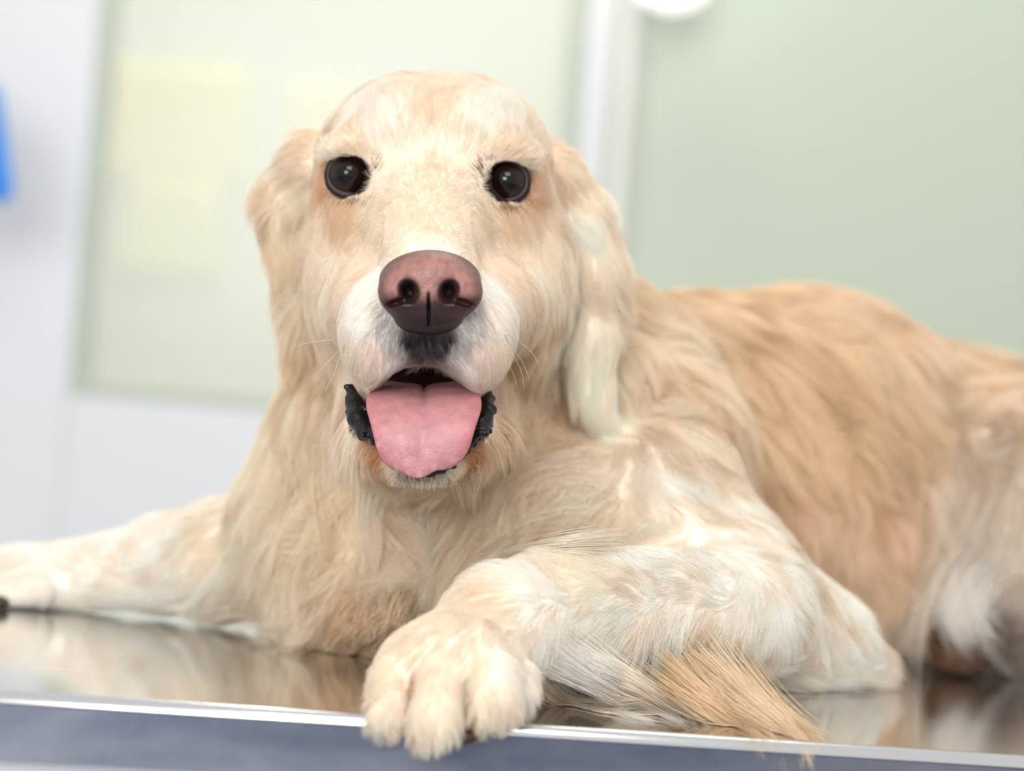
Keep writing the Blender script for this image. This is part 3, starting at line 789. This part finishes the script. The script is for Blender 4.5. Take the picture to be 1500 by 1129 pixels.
def tuft(px, py, sx, sy, ang, sa, L, n, col, rad=0.006, lift=0.5):
    """short stiff hairs (lashes, dark rims) rooted on the coat around a pixel"""
    P = []
    for _ in range(n):
        h = hit(px + random.gauss(0, sx), py + random.gauss(0, sy))
        if h is None: continue
        a = math.radians(ang + random.gauss(0, sa)); l = L * random.uniform(0.6, 1.2)
        d = norm(np.array([math.cos(a), math.sin(a), -lift]))
        s1 = np.linspace(0, 1, KP)[:, None]
        P.append(h + d * l * s1 + np.array([0, 0, 0.35]) * l * s1 ** 2)
    P = np.array(P)
    c = np.array(srgb(*col))[None] * np.clip(1 + rng.normal(size=(len(P), 1)) * 0.25, 0.4, 1.6)
    ALLP.append(P); ALLR.append(np.full(len(P), rad * 1.1)); ALLC.append(np.clip(c, 0.003, 0.97))
br = (104, 74, 58)
for (a_) in ((498,500,4,14,262,15,.5,40,(150,108,78)),(746,500,4,16,-82,15,.5,40,(150,108,78)),(512,287,22,3,255,20,.45,120,(90,58,46)),(744,297,22,3,-75,20,.45,120,(90,58,46)),(486,240,4,8,150,25,.5,60,(120,74,54)),(770,250,4,8,30,25,.5,60,(120,74,54)),(545,244,5,9,25,30,.8,150,br),(545,262,4,8,-15,25,.6,80,br),(522,224,12,3,70,25,.55,110,br),(500,226,10,4,100,25,.55,60,(130,84,58)),(480,250,3,9,170,25,.5,70,rs),(480,280,6,5,225,25,.55,90,rs),(510,292,16,4,255,25,.5,110,(120,76,56)),(540,285,5,5,-60,25,.5,50,br),
             (709,251,5,9,155,30,.8,150,br),(708,270,4,8,195,25,.6,80,br),(731,233,12,3,110,25,.55,110,br),(755,232,10,4,80,25,.55,60,(130,84,58)),(774,262,3,9,10,25,.5,70,rs),(776,290,6,5,-45,25,.55,90,rs),(745,300,16,4,-75,25,.5,110,(120,76,56)),(715,292,5,5,240,25,.5,50,br),
             (560,655,8,8,215,25,.7,90,rs),(688,655,7,8,-35,25,.7,70,rs),(612,694,22,3,268,15,.6,170,(46,36,36)),(648,690,10,3,275,15,.5,60,(46,36,36)),
             (590,572,12,3,265,12,.45,60,wh),(655,572,12,3,275,12,.45,60,wh)):
    tuft(*a_)
# whiskers
WH = [[(490,497),(465,500),(440,505),(418,516)],[(500,510),(480,530),(465,545),(455,552)],[(498,520),(490,545),(480,565),(476,575)],[(748,505),(762,525),(772,545),(776,560)],[(750,520),(760,535),(766,555),(768,575)],[(745,530),(752,548),(756,560),(757,572)],[(748,495),(766,505),(782,520),(792,540)]]
for w_ in WH:
    D0 = 112.0
    g = catmull([S(x, y, D0 - 0.5 * i) for i, (x, y) in enumerate(w_)], KP)
    ALLP.append(g[None]); ALLR.append(np.array([0.011])); ALLC.append(np.array([srgb(250, 246, 240)]))
def fur_object(name, P, rad, col, m):
    n, k, _ = P.shape
    hc = bpy.data.hair_curves.new(name)
    hc.add_curves([k] * n)
    hc.position_data.foreach_set('vector', ((to_world(P.reshape(-1, 3)) - np.array(DO)).astype(np.float32)).ravel())
    ra = hc.attributes.get('radius') or hc.attributes.new('radius', 'FLOAT', 'POINT')
    taper = (1 - 0.85 * np.linspace(0, 1, k) ** 1.6)[None, :]
    ra.data.foreach_set('value', (rad[:, None] * taper / 100).astype(np.float32).ravel())
    c = hc.attributes.new('coat', 'FLOAT_COLOR', 'CURVE')
    c.data.foreach_set('color', np.concatenate([col, np.ones((n, 1))], 1).astype(np.float32).ravel())
    hc.materials.append(m)
    o = bpy.data.objects.new(name, hc); COL.objects.link(o); o.parent = dog
    o['kind'] = 'stuff'
    return o
m_fur = bpy.data.materials.new('fur'); m_fur.use_nodes = True
nt = m_fur.node_tree; N = nt.nodes; N.remove(N['Principled BSDF'])
at = N.new('ShaderNodeAttribute'); at.attribute_name = 'coat'
pb = N.new('ShaderNodeBsdfPrincipled'); pb.inputs['Roughness'].default_value = 0.45; pb.inputs['Specular IOR Level'].default_value = 0.25
tl_ = N.new('ShaderNodeBsdfTranslucent'); mx = N.new('ShaderNodeMixShader'); mx.inputs['Fac'].default_value = 0.3
nt.links.new(at.outputs['Color'], pb.inputs['Base Color']); nt.links.new(at.outputs['Color'], tl_.inputs['Color'])
nt.links.new(pb.outputs[0], mx.inputs[1]); nt.links.new(tl_.outputs[0], mx.inputs[2]); nt.links.new(mx.outputs[0], N['Material Output'].inputs['Surface'])
P = np.concatenate(ALLP); 
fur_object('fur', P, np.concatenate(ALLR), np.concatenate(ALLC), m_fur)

# ------------------------------------------------------------------ eyes
def vcol_mat(name, rough, **kw):
    m = mat(name, (1, 1, 1), rough, **kw)
    at = m.node_tree.nodes.new('ShaderNodeAttribute'); at.attribute_name = 'tint'
    m.node_tree.links.new(at.outputs['Color'], m.node_tree.nodes['Principled BSDF'].inputs['Base Color'])
    return m
def tint(o, C):
    a = o.data.color_attributes.new('tint', 'FLOAT_COLOR', 'POINT')
    a.data.foreach_set('color', np.concatenate([C, np.ones((len(C), 1))], 1).astype(np.float32).ravel())
m_eye = vcol_mat('eye_wet', 0.03, Specular_IOR_Level=0.42)
m_lid = vcol_mat('eyelid_skin', 0.4, Specular_IOR_Level=0.3)
for ei, e in enumerate(EYES):
    c = S(*e); nu, nv = 32, 24
    V = []; F = []; C = []
    for j in range(nv + 1):
        th = math.pi * j / nv
        for i in range(nu):
            ph = 2 * math.pi * i / nu
            r = ER * (1 + 0.05 * math.exp(-(th / 0.5) ** 2))       # cornea bulge towards the camera
            V.append(c + r * np.array([math.sin(th) * math.cos(ph), math.sin(th) * math.sin(ph), -math.cos(th)]))
            C.append(srgb(10, 8, 10) if th < 0.5 else srgb(34, 20, 17) if th < 0.95 else srgb(10, 8, 8))
    for j in range(nv):
        for i in range(nu):
            F.append((j * nu + i, j * nu + (i + 1) % nu, (j + 1) * nu + (i + 1) % nu, (j + 1) * nu + i))
    o = mesh_obj('eye', to_world(V), F, m_eye, dog, origin=DO); tint(o, np.array(C))
    o['label'] = 'glossy dark brown eye'; eye_o = o
    # eyelid rim
    V = []; F = []; C = []; n, k = 48, 10
    inner = 1 if ei == 0 else -1
    for i in range(n):
        t = 2 * math.pi * i / n
        ax = 30.5; ay = 28.5
        dx, dy = math.cos(t), math.sin(t)
        w = max(0, dx * inner * 0.85 - dy * 0.5) ** 6            # inner, lower corner is drawn out
        rx = dx * ax + inner * 10 * w; ry = dy * ay - 7 * w
        r = math.hypot(rx, ry) / FPX * e[2]
        D = e[2] - math.sqrt(max(ER ** 2 * 1.0 - min(r, 1.04) ** 2, 0.02)) - 0.02 + 0.25 * w
        p = S(e[0] + rx, e[1] - ry, D)
        out = norm(np.array([rx, ry, 0.0]))
        tr = 0.17 + 0.03 * (dy < -0.3)
        for j in range(k):
            a = 2 * math.pi * j / k
            V.append(p + tr * (out * math.cos(a) * 1.25 + np.array([0, 0, 1]) * math.sin(a)))
            C.append(np.array(srgb(40, 24, 22)) * (1 - w) + np.array(srgb(130, 60, 52)) * w)
    for i in range(n):
        for j in range(k):
            F.append((i * k + j, i * k + (j + 1) % k, ((i + 1) % n) * k + (j + 1) % k, ((i + 1) % n) * k + j))
    o = mesh_obj('eyelid', to_world(V), F, m_lid, eye_o, origin=DO); tint(o, np.array(C))

# ------------------------------------------------------------------ nose
c0 = S(630, 425, 105.5)
NF = Field(np.arange(c0[0] - 3.1, c0[0] + 3.1, 0.07), np.arange(c0[1] - 2.7, c0[1] + 2.5, 0.07), np.arange(101.8, 109.5, 0.07))
def NE(px, py, D, rx, ry, rz, k=0.4, rot=0, tilt=0, cut=False):
    NF.ell(S(px, py, D), (pr(rx, D), pr(ry, D), rz), k, rot, tilt, cut)
NE(630, 412, 106.0, 75, 46, 2.2)
NE(630, 436, 105.9, 69, 42, 1.9)
NE(590, 428, 104.9, 36, 34, 1.1, 0.5); NE(671, 428, 104.9, 36, 34, 1.1, 0.5)
NE(630, 400, 105.0, 42, 26, 1.1, 0.6)
NE(629, 440, 104.6, 26, 36, 0.75, 0.5)
NE(627, 470, 105.6, 46, 22, 1.2, 0.5)
NE(598, 426, 103.4, 16.5, 20, 1.7, 0.15, rot=24, cut=True); NE(657, 426, 103.4, 16.5, 20, 1.7, 0.15, rot=-24, cut=True)
NE(578, 443, 103.6, 25, 6.5, 1.2, 0.12, rot=16, cut=True); NE(679, 443, 103.6, 25, 6.5, 1.2, 0.12, rot=-16, cut=True)
NE(627, 458, 103.3, 2.6, 34, 1.5, 0.06, cut=True)
NV, NQ = NF.mesh(1)
px, py = proj_px(NV)
pink = np.array(srgb(158, 112, 103)); dark = np.array(srgb(58, 36, 38)); black = np.array(srgb(26, 19, 23))
g = np.clip((py - 424) / 22, 0, 1)[:, None]; g = g * g * (3 - 2 * g)
NCc = pink * (1 - g) + dark * g
rim_ = np.clip((np.sqrt(((px - 630) / 76) ** 2 + ((py - 425) / 60) ** 2) - 0.80) / 0.2, 0, 1)[:, None]
NCc = NCc * (1 - rim_ * 0.75) + np.array(srgb(70, 46, 46)) * rim_ * 0.75
g2 = np.clip((py - 458) / 18, 0, 1)[:, None]; NCc = NCc * (1 - g2) + black * g2
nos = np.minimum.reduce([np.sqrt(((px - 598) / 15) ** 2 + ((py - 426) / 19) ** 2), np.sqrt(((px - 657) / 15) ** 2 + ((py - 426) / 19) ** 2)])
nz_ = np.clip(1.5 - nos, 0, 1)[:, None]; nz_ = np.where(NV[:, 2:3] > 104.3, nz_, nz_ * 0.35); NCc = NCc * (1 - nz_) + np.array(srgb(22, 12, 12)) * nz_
sp = Waves(0.5, dim=1)(NV); NCc = NCc * (1 - 0.10 * np.clip(sp, -1, 1.5))
m_nose = vcol_mat('nose_leather', 0.38, Specular_IOR_Level=0.45); 
nt = m_nose.node_tree; vo = nt.nodes.new('ShaderNodeTexVoronoi'); vo.inputs['Scale'].default_value = 900; bp = nt.nodes.new('ShaderNodeBump'); bp.inputs['Strength'].default_value = 0.3; bp.inputs['Distance'].default_value = 0.0006
tc = nt.nodes.new('ShaderNodeTexCoord'); nt.links.new(tc.outputs['Object'], vo.inputs['Vector']); nt.links.new(vo.outputs['Distance'], bp.inputs['Height']); nt.links.new(bp.outputs['Normal'], nt.nodes['Principled BSDF'].inputs['Normal'])
o = mesh_obj('nose', to_world(NV), NQ, m_nose, dog, origin=DO); tint(o, np.clip(NCc, 0, 1)); o['label'] = 'pinkish brown nose with dark lower edge'

# ------------------------------------------------------------------ tongue
rows = [(570, 620, 50, 114.0), (572, 620, 62, 111.6), (576, 621, 76, 109.6), (586, 621, 84, 108.0), (600, 621, 85, 107.1), (614, 621, 80, 106.6), (630, 620, 75, 106.3), (646, 620, 71, 106.15), (660, 619, 67, 106.15), (672, 618, 61, 106.15), (681, 617, 53, 106.2), (688, 616, 43, 106.25), (692.5, 616, 30, 106.3), (695, 616, 12, 106.35)]
rows = np.array(rows, float)
tt = np.linspace(0, len(rows) - 1, 44); ri = np.stack([np.interp(tt, np.arange(len(rows)), rows[:, c]) for c in range(4)], 1)
for _ in range(3): ri[1:-1] = (ri[:-2] + 2 * ri[1:-1] + ri[2:]) / 4
V = []; F = []; C = []; k = 120; W_t = Waves(0.9, dim=1)
cen = np.array([S(r[1], r[0], r[3]) for r in ri]); tang = norm(np.gradient(cen, axis=0))
for i, r in enumerate(ri):
    nrm = norm(np.cross(tang[i], np.array([1.0, 0, 0])));
    if nrm[2] > 0: nrm = -nrm
    hw = pr(r[2], r[3]); f = i / (len(ri) - 1)
    for j in range(k):
        a = 2 * math.pi * j / k
        x = math.copysign(abs(math.cos(a)) ** 0.8, math.cos(a)); s_ = math.copysign(abs(math.sin(a)) ** 0.7, math.sin(a))
        th = 0.30 * s_ * min(1, hw / 0.8 + 0.15)
        gx = (x - 0.03 + 0.12 * f)
        lift = (-0.22 * math.exp(-(gx / 0.05) ** 2) - 0.12 * math.exp(-(gx / 0.22) ** 2)) * max(0.0, 1 - f * 1.05) if s_ > 0 else 0.0
        curl = 0.30 * abs(x) ** 3 * (1 - f) - 0.30 * x ** 4 * f
        notch = 0.0
        p = cen[i] + np.array([1.0, 0, 0]) * hw * x + nrm * (th + lift + curl)
        p[1] += 0.22 * math.exp(-((x * hw - 0.75) / 0.45) ** 2) * f ** 5 - 0.06 * math.exp(-((x * hw + 0.2) / 0.6) ** 2) * f ** 5
        V.append(p)
        edge = abs(x) ** 4
        C.append(np.array(srgb(194, 134, 138)) * (1 - 0.5 * edge) + np.array(srgb(180, 92, 97)) * 0.5 * edge)
        C[-1] = C[-1] * (1 + 0.06 * float(W_t(p[None])[0, 0])) + 0.05 * f * max(0, float(W_t(p[None] * 2.3)[0, 0]))
for i in range(len(ri) - 1):
    for j in range(k):
        F.append((i * k + j, i * k + (j + 1) % k, (i + 1) * k + (j + 1) % k, (i + 1) * k + j))
F.append(tuple(range(k))[::-1]); F.append(tuple(range((len(ri) - 1) * k, len(ri) * k)))
m_tongue = vcol_mat('tongue_wet', 0.5, Coat_Weight=0.25, Coat_Roughness=0.3, Subsurface_Weight=0.25, Subsurface_Scale=0.004)
noise_bump(m_tongue, 800, 0.55, 0.0010, 4)
o = mesh_obj('tongue', to_world(V), F, m_tongue, dog, origin=DO); tint(o, np.array(C)); o['label'] = 'pink tongue hanging over the lower lip'

# ------------------------------------------------------------------ dark lips
m_lip = mat('black_lip', srgb(22, 19, 22), 0.3, 0, Specular_IOR_Level=0.4); noise_bump(m_lip, 500, 0.5, 0.001)
def lip(chain, bumps, seed):
    pts = [S(*c[:3]) for c in chain]
    lo = np.min(pts, 0) - 1.2; hi = np.max(pts, 0) + 1.2
    f = Field(*[np.arange(lo[d], hi[d], 0.08) for d in range(3)])
    for i in range(len(pts) - 1):
        f.cone(pts[i], chain[i][3], pts[i + 1], chain[i + 1][3], 0.2)
    r = np.random.default_rng(seed)
    for i in range(bumps):
        t = r.uniform(0, len(pts) - 1.01); a = int(t); p = pts[a] + (pts[a + 1] - pts[a]) * (t - a)
        rr = chain[a][3]; q = p + np.clip(r.normal(size=3), -1.3, 1.3) * np.array([0.9, 0.5, 0.5]) * rr + np.array([0, 0, -0.12])
        f.ell(q, tuple(r.uniform(0.10, 0.24, 3)), 0.12)
    V, Q = f.mesh(1)
    return mesh_obj('lip', to_world(V), Q, m_lip, dog, origin=DO)
o = lip([(514, 566, 111.6, .16), (519, 590, 110.9, .42), (524, 612, 110.2, .5), (535, 632, 109.6, .42), (551, 640, 109.0, .3), (560, 656, 108.4, .14), (572, 672, 107.9, .1)], 34, 1); o['label'] = 'ruffled black lip'
o = lip([(717, 576, 111.6, .16), (713, 596, 110.9, .36), (709, 614, 110.2, .4), (701, 634, 109.6, .32), (694, 644, 109.1, .2), (686, 658, 108.4, .12), (675, 670, 107.9, .1)], 26, 2); o['label'] = 'ruffled black lip'
o = lip([(572, 673, 107.9, .1), (590, 686, 107.6, .14), (606, 691, 107.3, .17), (628, 693, 107.2, .17), (648, 688, 107.4, .16), (664, 680, 107.8, .1)], 4, 3); o['label'] = 'dark lower lip below the tongue'

# ------------------------------------------------------------------ claws and pads
m_claw = mat('claw_horn', srgb(196, 170, 140), 0.35)
m_pad = mat('paw_pad', srgb(70, 46, 38), 0.6); noise_bump(m_pad, 400, 0.6, 0.001)
def claw(a, b, r, m=m_claw):
    p0, p1 = S(*a), S(*b); V = []; F = []; n, k = 6, 10
    d = p1 - p0; sx = norm(np.cross(d, [0, 0, 1.0])); sy = norm(np.cross(d, sx))
    for i in range(n + 1):
        t = i / n; rr = r * (1 - t) ** 0.6 + 0.02; c = p0 + d * t + np.array([0, 0, 0.15 * t * t])
        for j in range(k):
            q = 2 * math.pi * j / k; V.append(c + rr * (sx * math.cos(q) * 0.8 + sy * math.sin(q)))
    for i in range(n):
        for j in range(k): F.append((i * k + j, i * k + (j + 1) % k, (i + 1) * k + (j + 1) % k, (i + 1) * k + j))
    F.append(tuple(range(k))[::-1]); F.append(tuple(range(n * k, (n + 1) * k)))
    o = mesh_obj('claw', to_world(V), F, m, dog, origin=DO)
claw((576, 1066, 97.6), (581, 1092, 97.2), 0.22); claw((606, 1078, 96.6), (606, 1096, 96.5), 0.2); claw((628, 1084, 96.5), (632, 1103, 96.6), 0.22)
claw((700, 1070, 97.0), (706, 1084, 97.0), 0.2)
def pad(px, py, D, rx, ry, rz, rot=0):
    c = S(px, py, D); f = Field(*[np.arange(c[d] - 1.8, c[d] + 1.8, 0.12) for d in range(3)])
    f.ell(c, (rx, ry, rz), 0.1, rot); V, Q = f.mesh(1)
    if D > 100:                                   # rests on the steel
        lo = (V @ NC + HCAM).min()
        V = V + NC * max(0.0, 0.1 - lo)
    o = mesh_obj('paw_pad', to_world(V), Q, m_pad, dog, origin=DO)
pad(672, 1080, 98.0, 0.95, 0.36, 0.6, 8)
pad(1385, 935, 138.6, 0.75, 0.6, 0.5); pad(1425, 962, 137.5, 0.8, 0.5, 0.5); pad(1460, 940, 138.2, 0.9, 0.7, 0.6)
pad(2, 884, 133.6, 0.6, 0.4, 0.6)
